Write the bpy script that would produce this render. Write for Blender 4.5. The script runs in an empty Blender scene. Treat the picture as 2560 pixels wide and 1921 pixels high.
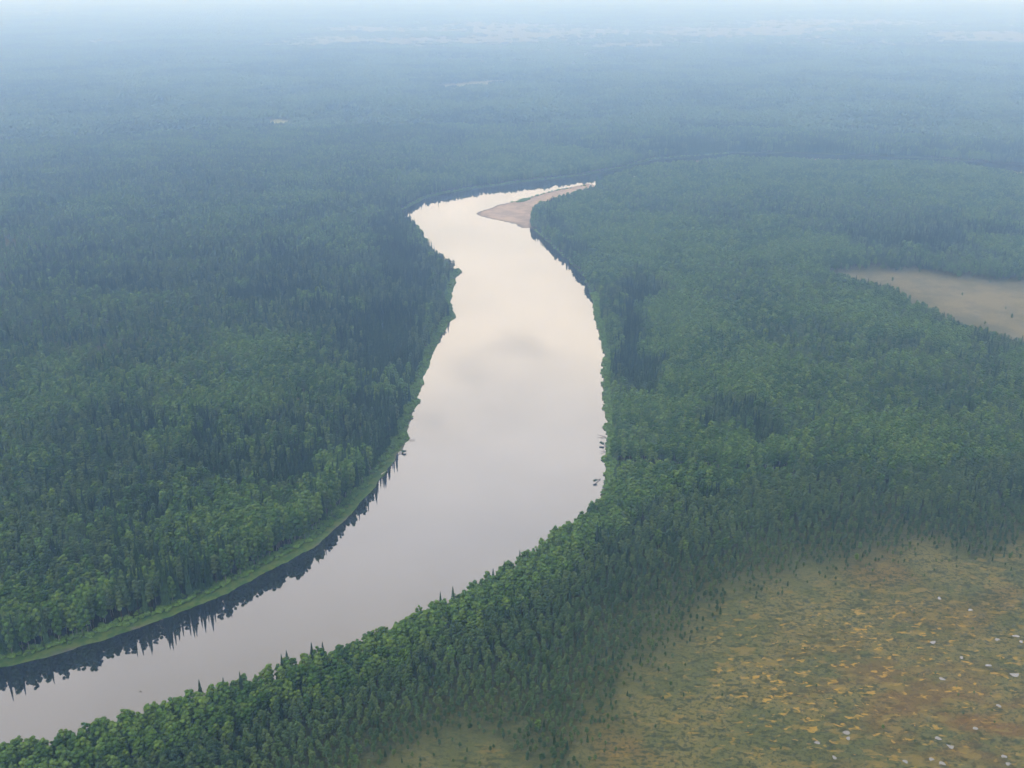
import bpy, bmesh, math, random
import numpy as np
from mathutils import Vector

random.seed(7)
rng = np.random.default_rng(11)
C = bpy.context.scene
COL = C.collection
R = math.radians

# ------------------------------------------------------------------ camera
CAM_H = 350.0
PITCH = R(21.7)
FPX = 2333.0                      # focal length on the 2212 px wide image
cam = bpy.data.cameras.new("camera")
cam.sensor_width = 36.0
cam.lens = 36.0 * FPX / 2212.0
cam.clip_start = 1.0
cam.clip_end = 80000.0
cam_o = bpy.data.objects.new("camera", cam)
COL.objects.link(cam_o)
cam_o.location = (0, 0, CAM_H)
cam_o.rotation_euler = (math.pi / 2 - PITCH, 0, 0)
C.camera = cam_o

# ------------------------------------------------------------------ sky, sun, exposure
C.view_settings.view_transform = 'Standard'
C.view_settings.look = 'None'
C.view_settings.exposure = 0.0
C.view_settings.gamma = 1.0
SUN_EL, SUN_AZ = R(42), R(215)    # compass azimuth, sun behind the camera's left shoulder
world = bpy.data.worlds.new("World")
C.world = world
world.use_nodes = True
nt = world.node_tree
nt.nodes.clear()
N = nt.nodes.new
L = nt.links.new
out = N("ShaderNodeOutputWorld")
bg = N("ShaderNodeBackground")
bg.inputs["Strength"].default_value = 0.12
L(bg.outputs[0], out.inputs["Surface"])
sky = N("ShaderNodeTexSky")
sky.sky_type = 'NISHITA'
sky.sun_disc = False
sky.sun_elevation = SUN_EL
sky.sun_rotation = SUN_AZ
tc = N("ShaderNodeTexCoord")
sep = N("ShaderNodeSeparateXYZ")
L(tc.outputs["Generated"], sep.inputs[0])
# layered high cloud: elevation (sine) perturbed by stretched noise picks the cloud tone
zc = N("ShaderNodeMath"); zc.operation = 'MAXIMUM'; zc.inputs[1].default_value = 0.04
L(sep.outputs["Z"], zc.inputs[0])
dv = N("ShaderNodeVectorMath"); dv.operation = 'DIVIDE'
cz = N("ShaderNodeCombineXYZ")
for k in range(3):
    L(zc.outputs[0], cz.inputs[k])
L(tc.outputs["Generated"], dv.inputs[0]); L(cz.outputs[0], dv.inputs[1])
n1 = N("ShaderNodeTexNoise"); n1.inputs["Scale"].default_value = 1.3; n1.inputs["Detail"].default_value = 5
L(dv.outputs[0], n1.inputs["Vector"])
add = N("ShaderNodeMath"); add.operation = 'MULTIPLY_ADD'; add.inputs[1].default_value = 0.13
L(n1.outputs["Fac"], add.inputs[0])
sb = N("ShaderNodeMath"); sb.operation = 'SUBTRACT'; sb.inputs[1].default_value = 0.065
L(sep.outputs["Z"], sb.inputs[0]); L(sb.outputs[0], add.inputs[2])
ramp = N("ShaderNodeValToRGB")
L(add.outputs[0], ramp.inputs[0])
SK = [(0.00, (1.9, 1.80, 2.10)), (0.10, (2.3, 2.18, 2.36)), (0.21, (2.60, 2.57, 2.66)), (0.35, (3.2, 3.02, 2.92)),
      (0.43, (2.46, 2.40, 2.56)), (0.50, (2.10, 2.06, 2.24)), (0.59, (1.64, 1.54, 1.50)), (1.00, (1.3, 1.35, 1.45))]
cr = ramp.color_ramp
while len(cr.elements) < len(SK):
    cr.elements.new(0.5)
for e, (p, c) in zip(cr.elements, SK):
    e.position = p
    e.color = (c[0] / 3.2, c[1] / 3.2, c[2] / 3.2, 1)
sc2 = N("ShaderNodeVectorMath"); sc2.operation = 'SCALE'
SKY_GAIN = 1.07
sc2.inputs["Scale"].default_value = 3.2 / 0.12 * SKY_GAIN
# the bright evening cloud bank lies ahead; overhead and behind the cloud is duller and bluer
fwd = N("ShaderNodeMapRange"); fwd.interpolation_type = 'SMOOTHSTEP'
fwd.inputs["From Min"].default_value = 0.15; fwd.inputs["From Max"].default_value = 0.62
L(sep.outputs["Y"], fwd.inputs["Value"])
dull = N("ShaderNodeMix"); dull.data_type = 'RGBA'
zen = N("ShaderNodeMix"); zen.data_type = 'RGBA'
zen.inputs[6].default_value = (0.40 / 3.2, 0.44 / 3.2, 0.52 / 3.2, 1); zen.inputs[7].default_value = (0.92 / 3.2, 0.98 / 3.2, 1.08 / 3.2, 1)
L(sep.outputs["Z"], zen.inputs[0]); L(zen.outputs[2], dull.inputs[6])
L(fwd.outputs[0], dull.inputs[0]); L(ramp.outputs[0], dull.inputs[7])
L(dull.outputs[2], sc2.inputs[0])

# two soft grey clouds whose mirror image lies on the middle of the river
def cloud_spot(prev, direction, cosr0, cosr1, amount):
    d = N("ShaderNodeVectorMath"); d.operation = 'DISTANCE'
    wob = N("ShaderNodeVectorMath"); wob.operation = 'MULTIPLY'
    L(tc.outputs["Generated"], wob.inputs[0]); wob.inputs[1].default_value = (1, 1, 1.8)
    n = N("ShaderNodeTexNoise"); n.inputs["Scale"].default_value = 14; n.inputs["Detail"].default_value = 4
    L(wob.outputs[0], n.inputs["Vector"])
    v = Vector(direction).normalized()
    d.inputs[1].default_value = (v.x, v.y, v.z * 1.8)
    L(wob.outputs[0], d.inputs[0])
    ma = N("ShaderNodeMath"); ma.operation = 'MULTIPLY_ADD'; ma.inputs[1].default_value = 0.09
    L(n.outputs["Fac"], ma.inputs[0]); L(d.outputs["Value"], ma.inputs[2])
    mr = N("ShaderNodeMapRange"); mr.interpolation_type = 'SMOOTHSTEP'
    mr.inputs["From Min"].default_value = cosr0; mr.inputs["From Max"].default_value = cosr1
    mr.inputs["To Min"].default_value = 1 - amount; mr.inputs["To Max"].default_value = 1
    L(ma.outputs[0], mr.inputs["Value"])
    s = N("ShaderNodeVectorMath"); s.operation = 'SCALE'
    L(prev, s.inputs[0]); L(mr.outputs[0], s.inputs["Scale"])
    return s.outputs[0]
def reflected(X, Y):
    u, v = (X - 1106) / FPX, (830 - Y) / FPX
    return (u, math.cos(PITCH) + v * math.sin(PITCH), math.sin(PITCH) - v * math.cos(PITCH))
c1 = cloud_spot(sc2.outputs[0], reflected(1130, 748), 0.05, 0.085, 0.22)
c1 = cloud_spot(c1, reflected(935, 912), 0.045, 0.075, 0.13)
c1 = cloud_spot(c1, reflected(1010, 815), 0.045, 0.075, 0.09)
n2 = N("ShaderNodeTexNoise"); n2.inputs["Scale"].default_value = 2.6; n2.inputs["Detail"].default_value = 6; n2.inputs["Distortion"].default_value = 0.4
mp_ = N("ShaderNodeMapping"); mp_.inputs["Scale"].default_value = (1.0, 0.8, 1.0); L(dv.outputs[0], mp_.inputs[0]); L(mp_.outputs[0], n2.inputs["Vector"])
mot = N("ShaderNodeMapRange"); mot.inputs["From Min"].default_value = 0.35; mot.inputs["From Max"].default_value = 0.65
mot.inputs["To Min"].default_value = 0.93; mot.inputs["To Max"].default_value = 1.06
L(n2.outputs["Fac"], mot.inputs["Value"])
ms = N("ShaderNodeVectorMath"); ms.operation = 'SCALE'; L(c1, ms.inputs[0]); L(mot.outputs[0], ms.inputs["Scale"]); c1 = ms.outputs[0]
mx = N("ShaderNodeMix"); mx.data_type = 'RGBA'; mx.inputs[0].default_value = 0.93
L(sky.outputs[0], mx.inputs[6]); L(c1, mx.inputs[7])
L(mx.outputs[2], bg.inputs["Color"])

sun = bpy.data.lights.new("sun", 'SUN')
sun.energy = 1.4
sun.angle = R(14)
sun.color = (1.0, 0.94, 0.86)
sun_o = bpy.data.objects.new("sun", sun)
COL.objects.link(sun_o)
sd_ = Vector((math.sin(SUN_AZ) * math.cos(SUN_EL), math.cos(SUN_AZ) * math.cos(SUN_EL), math.sin(SUN_EL)))
sun_o.rotation_euler = sd_.to_track_quat('Z', 'Y').to_euler()
sun_o.location = sd_ * 3000

C.cycles.use_denoising = True
C.cycles.denoiser = 'OPENIMAGEDENOISE'
C.cycles.denoising_prefilter = 'ACCURATE'
C.cycles.denoising_input_passes = 'RGB_ALBEDO_NORMAL'
C.cycles.max_bounces = 6
C.cycles.diffuse_bounces = 2
C.cycles.glossy_bounces = 2
C.cycles.volume_bounces = 1
C.cycles.transparent_max_bounces = 4

# ------------------------------------------------------------------ image pixels <-> ground
CP, SP = math.cos(PITCH), math.sin(PITCH)
def ground(X, Y, z=0.0):  # layout positions are image pixels cast from the camera onto the ground
    u, v = (X - 1106.0) / FPX, (830.0 - Y) / FPX
    d = (u, CP + v * SP, -SP + v * CP)
    t = (CAM_H - z) / -d[2]
    return (d[0] * t, d[1] * t)
def pixel(x, y, z=0.0):
    dz = z - CAM_H
    depth = y * CP - dz * SP
    upc = y * SP + dz * CP
    return 1106.0 + FPX * x / depth, 830.0 - FPX * upc / depth

def tag(o, label=None, cat=None, group=None, kind=None):
    if label: o["label"] = label
    if cat: o["category"] = cat
    if group: o["group"] = group
    if kind: o["kind"] = kind
    return o

# ------------------------------------------------------------------ numpy noise
def _hash(ix, iy, seed):
    h = (ix.astype(np.int64) * 374761393 + iy.astype(np.int64) * 668265263 + seed * 1442695041) & 0xffffffff
    h = ((h ^ (h >> 13)) * 1274126177) & 0xffffffff
    return ((h ^ (h >> 16)) & 0xffffff) / float(0xffffff)
def vnoise(x, y, s, seed=0):
    x = np.asarray(x, float) / s; y = np.asarray(y, float) / s
    ix, iy = np.floor(x), np.floor(y)
    fx, fy = x - ix, y - iy
    fx = fx * fx * (3 - 2 * fx); fy = fy * fy * (3 - 2 * fy)
    a = _hash(ix, iy, seed); b = _hash(ix + 1, iy, seed)
    c = _hash(ix, iy + 1, seed); d = _hash(ix + 1, iy + 1, seed)
    return (a * (1 - fx) + b * fx) * (1 - fy) + (c * (1 - fx) + d * fx) * fy
def fbm(x, y, s, seed=0, o=4):
    r = 0; a = 0.5; t = 0
    for k in range(o):
        r = r + a * vnoise(x, y, s / 2 ** k, seed + 17 * k); t += a; a *= 0.5
    return r / t
def sstep(a, b, v):
    t = np.clip((v - a) / (b - a), 0, 1)
    return t * t * (3 - 2 * t)

# ------------------------------------------------------------------ the river outline (points traced in image pixels -> ground)
# runs: (tree-free margin in metres, height the traced line stands at, points)
RUNS = [
 (7.5, 0, [(-900, 1700), (-420, 1560), (-200, 1503), (0, 1443), (60, 1430), (134, 1412), (197, 1392), (250, 1374), (299, 1357), (369, 1334),
          (443, 1303), (485, 1285), (527, 1264), (598, 1225), (640, 1203), (690, 1175), (714, 1155), (741, 1129), (770, 1098),
          (792, 1072), (813, 1050), (818, 1039), (838, 1013), (855, 994), (859, 979), (868, 975), (872, 962), (884, 950), (879, 932), (890, 904),
          (897, 881), (908, 869), (902, 858), (909, 838), (919, 829), (913, 815), (923, 801), (930, 780), (938, 758), (950, 732), (963, 716),
          (969, 698), (986, 685), (978, 671), (974, 655), (980, 627), (987, 611), (984, 600), (994, 592), (996, 583), (980, 582)]),
 (2, 0, [(968, 578), (952, 566), (937, 552), (921, 532), (909, 508), (890, 488), (872, 472), (868, 458)]),
 (3.5, 0, [(882, 448), (917, 430), (958, 419), (1012, 410), (1067, 403), (1122, 395), (1204, 387), (1258, 381), (1299, 373), (1354, 362),
          (1406, 346)]),
 (3, 17, [(1500, 318), (1580, 312), (1700, 312), (1850, 316), (2000, 322), (2212, 337), (2500, 362), (2800, 400)]),
 (2, 15, [(2800, 455), (2500, 405), (2206, 371), (2081, 351), (1956, 344), (1806, 345), (1706, 338), (1581, 336), (1506, 345), (1456, 346),
          (1400, 354), (1350, 365), (1300, 382)]),
 (0, 0, [(1295, 404), (1272, 396), (1258, 399), (1217, 407), (1177, 417), (1149, 425), (1116, 434), (1081, 441), (1045, 454), (1034, 458), (1026, 463),
          (1040, 469), (1059, 474), (1094, 481), (1118, 487), (1112, 488), (1122, 491), (1127, 494), (1133, 495), (1144, 494)]),
 (1, 0, [(1155, 499), (1170, 512), (1188, 527), (1210, 549), (1231, 567), (1248, 586), (1262, 606)]),
 (7, 0, [(1274, 633), (1280, 655), (1284, 680), (1289, 708), (1293, 722), (1300, 740), (1306, 772), (1297, 784), (1304, 793), (1297, 806), (1304, 818),
         (1297, 832), (1304, 842), (1298, 855), (1307, 871), (1299, 882), (1308, 900), (1311, 912), (1302, 925), (1311, 940), (1307, 960),
         (1309, 975), (1298, 993), (1309, 1006), (1306, 1022), (1303, 1060), (1298, 1100)]),
 (1.5, 15.5, [(1284, 1064), (1262, 1074), (1236, 1106)]),
 (1.5, 15.5, [(1195, 1130), (1140, 1175), (1100, 1200), (1050, 1226), (1000, 1255), (950, 1280), (870, 1315), (790, 1355), (720, 1382), (660, 1398),
         (600, 1412), (550, 1432), (500, 1451), (430, 1474), (360, 1495), (300, 1513), (200, 1543), (100, 1563), (0, 1590), (-200, 1640), (-420, 1700), (-700, 1800)]),
]
P, M = [], []
for mg, z, pts in RUNS:
    for (X, Y) in pts:
        P.append(ground(X, Y, z)); M.append(mg)
P = np.array(P); M = np.array(M, float)
# midpoint subdivision with a little irregularity
for it in range(2):
    Q, MM = [], []
    for i in range(len(P)):
        j = (i + 1) % len(P)
        a, b = P[i], P[j]
        ln = math.hypot(*(b - a))
        Q.append(a); MM.append(M[i])
        if 5 < ln < 400:
            nrm = np.array([-(b - a)[1], (b - a)[0]]) / ln
            Q.append((a + b) / 2 + nrm * (rng.random() - 0.5) * min(ln * 0.12, 2.5)); MM.append(M[i])
    P, M = np.array(Q), np.array(MM)
RIV = P
def seg_dist(px, py, poly, vals=None, chunk=20000):
    A = poly; B = np.roll(poly, -1, axis=0)
    D = B - A; dd = (D ** 2).sum(1) + 1e-9
    n = len(px); outd = np.empty(n); ins = np.zeros(n, bool); val = np.empty(n)
    for s in range(0, n, chunk):
        x = px[s:s + chunk, None]; y = py[s:s + chunk, None]
        t = np.clip(((x - A[:, 0]) * D[:, 0] + (y - A[:, 1]) * D[:, 1]) / dd, 0, 1)
        d2 = (x - A[:, 0] - t * D[:, 0]) ** 2 + (y - A[:, 1] - t * D[:, 1]) ** 2
        k = d2.argmin(1)
        outd[s:s + chunk] = np.sqrt(d2[np.arange(len(k)), k])
        if vals is not None: val[s:s + chunk] = vals[k]
        cond = (A[:, 1] > y) != (B[:, 1] > y)
        xi = (B[:, 0] - A[:, 0]) * (y - A[:, 1]) / (B[:, 1] - A[:, 1] + 1e-12) + A[:, 0]
        ins[s:s + chunk] = (np.sum(cond & (x < xi), axis=1) % 2) == 1
    return np.where(ins, -outd, outd), val
def river_sd(x, y):
    sd, m = seg_dist(x, y, RIV, M)
    far = np.hypot(x, y)
    sd = sd + (vnoise(x, y, 7, 3) - 0.5) * 1.6
    return sd, m
def poly_w(x, y, pts, soft, z=0.0, nz=0.0):
    """1 inside the outline, 0 outside, with a soft ragged edge (metres)"""
    g = np.array([ground(a, b, z) for a, b in pts])
    r = np.zeros(len(x))
    lo, hi = g.min(0) - soft * 2, g.max(0) + soft * 2
    m = (x > lo[0]) & (x < hi[0]) & (y > lo[1]) & (y < hi[1])
    if m.any():
        sd, _ = seg_dist(x[m], y[m], g)
        if nz: sd = sd + (fbm(x[m], y[m], nz * 3, 5) - 0.5) * nz * 2.2
        r[m] = sstep(soft, -soft, sd)
    return r
BOG = [(1180, 1900), (1255, 1640), (1290, 1540), (1330, 1490), (1410, 1400), (1500, 1320), (1590, 1265), (1700, 1232), (1850, 1200), (1950, 1172),
       (2040, 1190), (2120, 1196), (2212, 1180), (2500, 1130), (3000, 1150), (3300, 1900)]
BOG2 = [(640, 1950), (800, 1690), (880, 1640), (980, 1600), (1060, 1572), (1120, 1580), (1150, 1620), (1160, 1680), (1150, 1950)]
SAND = [(1020, 463), (1045, 450), (1081, 438), (1116, 431), (1149, 422), (1177, 414), (1217, 404), (1258, 396), (1285, 393), (1290, 412), (1262, 427),
        (1226, 437), (1199, 445), (1165, 458), (1148, 470), (1144, 485), (1150, 500), (1130, 500), (1080, 486)]
CLEAR = [([(1775, 592), (1870, 583), (1960, 585), (2100, 598), (2212, 612), (2400, 640), (2500, 790), (2212, 745), (2100, 712), (1990, 690), (1925, 668), (1880, 632)], 40, 1.0, 0),
         ([(-60, 510), (30, 520), (75, 560), (85, 610), (40, 640), (-60, 640)], 85, 0.50, 0),
         ([(80, 745), (200, 735), (330, 745), (340, 790), (220, 815), (100, 800)], 65, 0.46, 0),
         ([(600, 865), (660, 855), (720, 870), (700, 900), (620, 895)], 28, 0.4, 0),
         ([(420, 572), (560, 560), (640, 570), (520, 585)], 60, 0.4, 0),
         ([(560, 270), (600, 262), (640, 266), (632, 279), (590, 280)], 14, 1.0, 1),
         ([(540, 276), (600, 262), (690, 272), (640, 281)], 20, 0.45, 0),
         ([(870, 327), (1000, 320), (1120, 324), (1000, 333)], 25, 0.35, 0),
         ([(945, 190), (1000, 180), (1080, 176), (1105, 178), (1060, 190), (960, 196)], 30, 0.7, 1),
         ([(330, 142), (420, 138), (560, 143), (500, 148), (400, 147)], 40, 0.55, 0),
         ([(120, 92), (200, 82), (300, 88), (280, 104), (150, 104)], 110, 0.5, 1),
         ([(370, 88), (460, 78), (600, 70), (800, 76), (700, 108), (500, 106), (420, 100)], 90, 0.5, 1),
         ([(1120, 120), (1250, 135), (1400, 146), (1540, 152), (1530, 160), (1400, 160), (1300, 152), (1180, 150)], 95, 0.50, 1),
         ([(680, 60), (1000, 50), (1500, 48), (2212, 40), (3000, 50), (3000, 88), (2212, 97), (1980, 98), (1850, 108), (1500, 112), (1250, 128),
           (1050, 122), (900, 116), (700, 112), (640, 100)], 340, 0.55, 0)]

def zones(x, y):
    bog = poly_w(x, y, BOG, 34, 0, 22)
    bog = np.maximum(bog, 0.9 * poly_w(x, y, BOG2, 20, 0, 14))
    sand = poly_w(x, y, SAND, 2.5)
    pale = np.zeros(len(x)); yel = np.zeros(len(x))
    for pts, soft, amt, ye in CLEAR:
        w = poly_w(x, y, pts, soft * 1.3, 0, soft * 0.9) * amt
        pale = np.maximum(pale, w)
        if ye: yel = np.maximum(yel, w)
    # the far plain is a mosaic of forest and open bog
    r = np.hypot(x, y)
    mos = sstep(0.60, 0.72, fbm(x * 0.35, y * 0.22, 420, 41)) * sstep(2800, 4200, r) * 0.35
    pale = np.maximum(pale, mos)
    return bog, sand, pale, yel
def height(x, y, sd, sand, bog):
    h = np.where(sd > 0, np.minimum(sd * 0.11, 1.3), np.maximum(sd * 0.25, -1.6))
    h = np.where((sand > 0.2) & (sd > 0), np.minimum(sd * 0.035, 0.9) + 0.02, h)
    roll = (fbm(x, y, 260, 23, 3) - 0.3) * 5.0 * sstep(20, 160, sd) * (1 - 0.8 * bog)
    hum = (vnoise(x, y, 4.5, 8) - 0.5) * 0.5 * bog
    return h + np.maximum(roll, 0) + hum

# ------------------------------------------------------------------ material helpers
def mat(name):
    m = bpy.data.materials.new(name); m.use_nodes = True
    t = m.node_tree
    b = t.nodes["Principled BSDF"]
    b.inputs["Roughness"].default_value = 0.9
    b.inputs["Specular IOR Level"].default_value = 0.15
    return m, t, b
def mixc(t, fac, a, b):
    m = t.nodes.new("ShaderNodeMix"); m.data_type = 'RGBA'
    for s, v in ((0, fac), (6, a), (7, b)):
        if isinstance(v, bpy.types.NodeSocket): t.links.new(v, m.inputs[s])
        elif s == 0: m.inputs[0].default_value = v
        else: m.inputs[s].default_value = (*v, 1)
    return m.outputs[2]
def noise(t, vec, scale, detail=3, rough=0.5, dist=0.0):
    n = t.nodes.new("ShaderNodeTexNoise")
    n.inputs["Scale"].default_value = scale; n.inputs["Detail"].default_value = detail
    n.inputs["Roughness"].default_value = rough; n.inputs["Distortion"].default_value = dist
    if vec is not None: t.links.new(vec, n.inputs["Vector"])
    return n.outputs["Fac"]
def mrange(t, v, a, b, c=0.0, d=1.0):
    m = t.nodes.new("ShaderNodeMapRange"); m.interpolation_type = 'SMOOTHSTEP'
    t.links.new(v, m.inputs["Value"])
    for k, q in (("From Min", a), ("From Max", b), ("To Min", c), ("To Max", d)): m.inputs[k].default_value = q
    return m.outputs[0]
def mul(t, a, b):
    m = t.nodes.new("ShaderNodeMath"); m.operation = 'MULTIPLY'
    t.links.new(a, m.inputs[0])
    if isinstance(b, bpy.types.NodeSocket): t.links.new(b, m.inputs[1])
    else: m.inputs[1].default_value = b
    return m.outputs[0]
def attr(t, name):
    a = t.nodes.new("ShaderNodeAttribute"); a.attribute_name = name
    return a.outputs["Fac"]

def leaf_mat(name, dark, mid, light, seed=0.0, patch=0.014):
    """foliage: every tree its own tone, stands of trees drifting in tone, leaf clumps differing a little"""
    m, t, b = mat(name)
    oi = t.nodes.new("ShaderNodeObjectInfo")
    big = noise(t, oi.outputs["Location"], patch, 3)
    rnd = oi.outputs["Random"]
    c = mixc(t, mrange(t, big, 0.41, 0.59), dark, mid)
    c = mixc(t, mrange(t, rnd, 0.35, 1.0, 0.0, 0.75), c, light)
    geo = t.nodes.new("ShaderNodeNewGeometry")
    isl = geo.outputs["Random Per Island"]
    hv = t.nodes.new("ShaderNodeHueSaturation")
    t.links.new(mrange(t, isl, 0, 1, 0.72, 1.28), hv.inputs["Value"])
    t.links.new(c, hv.inputs["Color"])
    t.links.new(hv.outputs[0], b.inputs["Base Color"])
    b.inputs["Roughness"].default_value = 0.85
    return m
G = 1.0
M_BIRCH = leaf_mat("birch_leaves", (0.042, 0.102, 0.019), (0.080, 0.160, 0.028), (0.140, 0.222, 0.038))
M_SPRUCE = leaf_mat("spruce_needles", (0.018, 0.050, 0.022), (0.034, 0.078, 0.029), (0.056, 0.110, 0.036))
M_PINE = leaf_mat("pine_needles", (0.036, 0.080, 0.029), (0.062, 0.116, 0.037), (0.110, 0.165, 0.048))
M_WILLOW = leaf_mat("willow_leaves", (0.085, 0.18, 0.035), (0.12, 0.22, 0.042), (0.16, 0.27, 0.055))
M_FAR = leaf_mat("far_canopy", (0.018, 0.046, 0.024), (0.060, 0.110, 0.038), (0.075, 0.125, 0.042), patch=0.0035)
def bark_mat(name, a, b_):
    m, t, b = mat(name)
    tcn = t.nodes.new("ShaderNodeTexCoord")
    t.links.new(mixc(t, mrange(t, noise(t, tcn.outputs["Object"], 3.0, 4), 0.4, 0.6), a, b_), b.inputs["Base Color"])
    return m
M_BARK_W = bark_mat("birch_bark", (0.16, 0.15, 0.14), (0.34, 0.33, 0.31))
M_BARK = bark_mat("conifer_bark", (0.055, 0.04, 0.03), (0.11, 0.08, 0.06))
M_DEAD = bark_mat("bleached_wood", (0.50, 0.47, 0.43), (0.70, 0.67, 0.62))

# ground
def make_ground_mat():
    m, t, b = mat("ground_cover")
    geo = t.nodes.new("ShaderNodeNewGeometry")
    pos = geo.outputs["Position"]
    mp = t.nodes.new("ShaderNodeMapping"); t.links.new(pos, mp.inputs[0])
    floor = mixc(t, mrange(t, noise(t, pos, 0.12, 4), 0.4, 0.6), (0.022, 0.038, 0.016), (0.045, 0.062, 0.024))
    # bog: olive sedge, brown peat moss, ochre hummocks, small orange and dark tufts
    bogc = mixc(t, mrange(t, noise(t, pos, 0.028, 3), 0.40, 0.60), (0.092, 0.104, 0.036), (0.140, 0.132, 0.048))
    bogc = mixc(t, mrange(t, noise(t, pos, 0.014, 3, 0.5, 0.6), 0.52, 0.70, 0.0, 0.7), bogc, (0.135, 0.095, 0.030))
    st = t.nodes.new("ShaderNodeMapping"); st.inputs["Scale"].default_value = (0.72, 1.3, 1.0); t.links.new(pos, st.inputs[0])
    fine = noise(t, st.outputs[0], 0.30, 4, 0.6, 0.5)
    bogc = mixc(t, mrange(t, fine, 0.50, 0.62, 0.0, 0.85), bogc, (0.034, 0.046, 0.018))
    fine2 = noise(t, pos, 0.55, 3, 0.6)
    bogc = mixc(t, mrange(t, fine2, 0.50, 0.64, 0.0, 0.75), bogc, (0.030, 0.040, 0.018))
    bogc = mixc(t, mul(t, attr(t, "rust"), mrange(t, noise(t, st.outputs[0], 0.045, 5, 0.6), 0.38, 0.60, 0.0, 0.7)), bogc, (0.165, 0.088, 0.030))
    area = attr(t, "moss")
    mp2 = t.nodes.new("ShaderNodeMapping"); mp2.inputs["Location"].default_value = (37, 11, 5); t.links.new(st.outputs[0], mp2.inputs[0])
    spots = mrange(t, noise(t, mp2.outputs[0], 0.25, 2, 0.5, 0.5), 0.59, 0.70)
    bogc = mixc(t, mul(t, mul(t, spots, area), 0.70), bogc, (0.46, 0.290, 0.050))
    mp3 = t.nodes.new("ShaderNodeMapping"); mp3.inputs["Location"].default_value = (-71, 31, 9); t.links.new(st.outputs[0], mp3.inputs[0])
    spots2 = mrange(t, noise(t, mp3.outputs[0], 0.13, 3, 0.55, 0.3), 0.55, 0.66, 0, 0.75)
    bogc = mixc(t, mul(t, spots2, attr(t, "bog")), bogc, (0.19, 0.150, 0.045))
    palec = mixc(t, mrange(t, noise(t, pos, 0.02, 6, 0.65), 0.40, 0.60), (0.190, 0.165, 0.090), (0.130, 0.124, 0.070))
    palec = mixc(t, attr(t, "yellow"), palec, (0.27, 0.28, 0.12))
    grass = mixc(t, mrange(t, noise(t, pos, 0.22, 4), 0.35, 0.65), (0.045, 0.105, 0.022), (0.100, 0.150, 0.032))
    sandc = mixc(t, mrange(t, noise(t, pos, 0.05, 4, 0.55, 1.0), 0.35, 0.65), (0.30, 0.235, 0.19), (0.44, 0.34, 0.26))
    wet = mixc(t, attr(t, "wet"), sandc, (0.13, 0.112, 0.105))
    floor = mixc(t, attr(t, "margin"), floor, mixc(t, mrange(t, fine2, 0.42, 0.58), (0.050, 0.072, 0.030), (0.095, 0.105, 0.045)))
    c = mixc(t, attr(t, "grass"), floor, grass)
    c = mixc(t, attr(t, "pale"), c, palec)
    c = mixc(t, attr(t, "bog"), c, bogc)
    c = mixc(t, attr(t, "sand"), c, wet)
    c = mixc(t, attr(t, "farforest"), c, mixc(t, mrange(t, noise(t, pos, 0.003, 4), 0.4, 0.6), (0.018, 0.044, 0.024), (0.045, 0.075, 0.03)))
    t.links.new(c, b.inputs["Base Color"])
    bm_ = t.nodes.new("ShaderNodeBump"); bm_.inputs["Strength"].default_value = 0.5; bm_.inputs["Distance"].default_value = 0.6
    t.links.new(noise(t, pos, 0.5, 4), bm_.inputs["Height"]); t.links.new(bm_.outputs[0], b.inputs["Normal"])
    return m
M_GROUND = make_ground_mat()

def make_water_mat(name, ior=2.6, base=(0.015, 0.022, 0.028), ripple=0.004):
    m = bpy.data.materials.new(name); m.use_nodes = True
    t = m.node_tree; t.nodes.clear()
    o = t.nodes.new("ShaderNodeOutputMaterial")
    gl = t.nodes.new("ShaderNodeBsdfGlossy"); gl.inputs["Color"].default_value = (0.97, 0.98, 1, 1)
    df = t.nodes.new("ShaderNodeBsdfDiffuse"); df.inputs["Color"].default_value = (*base, 1)
    fr = t.nodes.new("ShaderNodeFresnel"); fr.inputs["IOR"].default_value = ior
    mxs = t.nodes.new("ShaderNodeMixShader")
    t.links.new(fr.outputs[0], mxs.inputs[0]); t.links.new(df.outputs[0], mxs.inputs[1]); t.links.new(gl.outputs[0], mxs.inputs[2])
    t.links.new(mxs.outputs[0], o.inputs[0])
    geo = t.nodes.new("ShaderNodeNewGeometry")
    # breeze lanes: long streaks across the river where the mirror is slightly broken
    mp = t.nodes.new("ShaderNodeMapping"); mp.inputs["Scale"].default_value = (0.006, 0.03, 1.0)
    mp.inputs["Rotation"].default_value = (0, 0, R(-6))
    t.links.new(geo.outputs["Position"], mp.inputs[0])
    lane = mrange(t, noise(t, mp.outputs[0], 1.0, 4, 0.6), 0.50, 0.72, 0.012, 0.07)
    t.links.new(lane, gl.inputs["Roughness"])
    bmp = t.nodes.new("ShaderNodeBump"); bmp.inputs["Strength"].default_value = 1.0; bmp.inputs["Distance"].default_value = ripple
    t.links.new(noise(t, geo.outputs["Position"], 0.35, 3), bmp.inputs["Height"])
    t.links.new(bmp.outputs[0], gl.inputs["Normal"])
    return m
M_WATER = make_water_mat("river_water")

# ------------------------------------------------------------------ terrain
def mesh_obj(name, verts, faces, m, smooth=False, link=True, parent=None):
    me = bpy.data.meshes.new(name)
    me.from_pydata(verts, [], faces)
    if m is not None:
        for q in (m if isinstance(m, (list, tuple)) else [m]): me.materials.append(q)
    if smooth:
        me.polygons.foreach_set("use_smooth", [True] * len(me.polygons))
    o = bpy.data.objects.new(name, me)
    if link: COL.objects.link(o)
    if parent is not None: o.parent = parent
    return o

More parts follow.
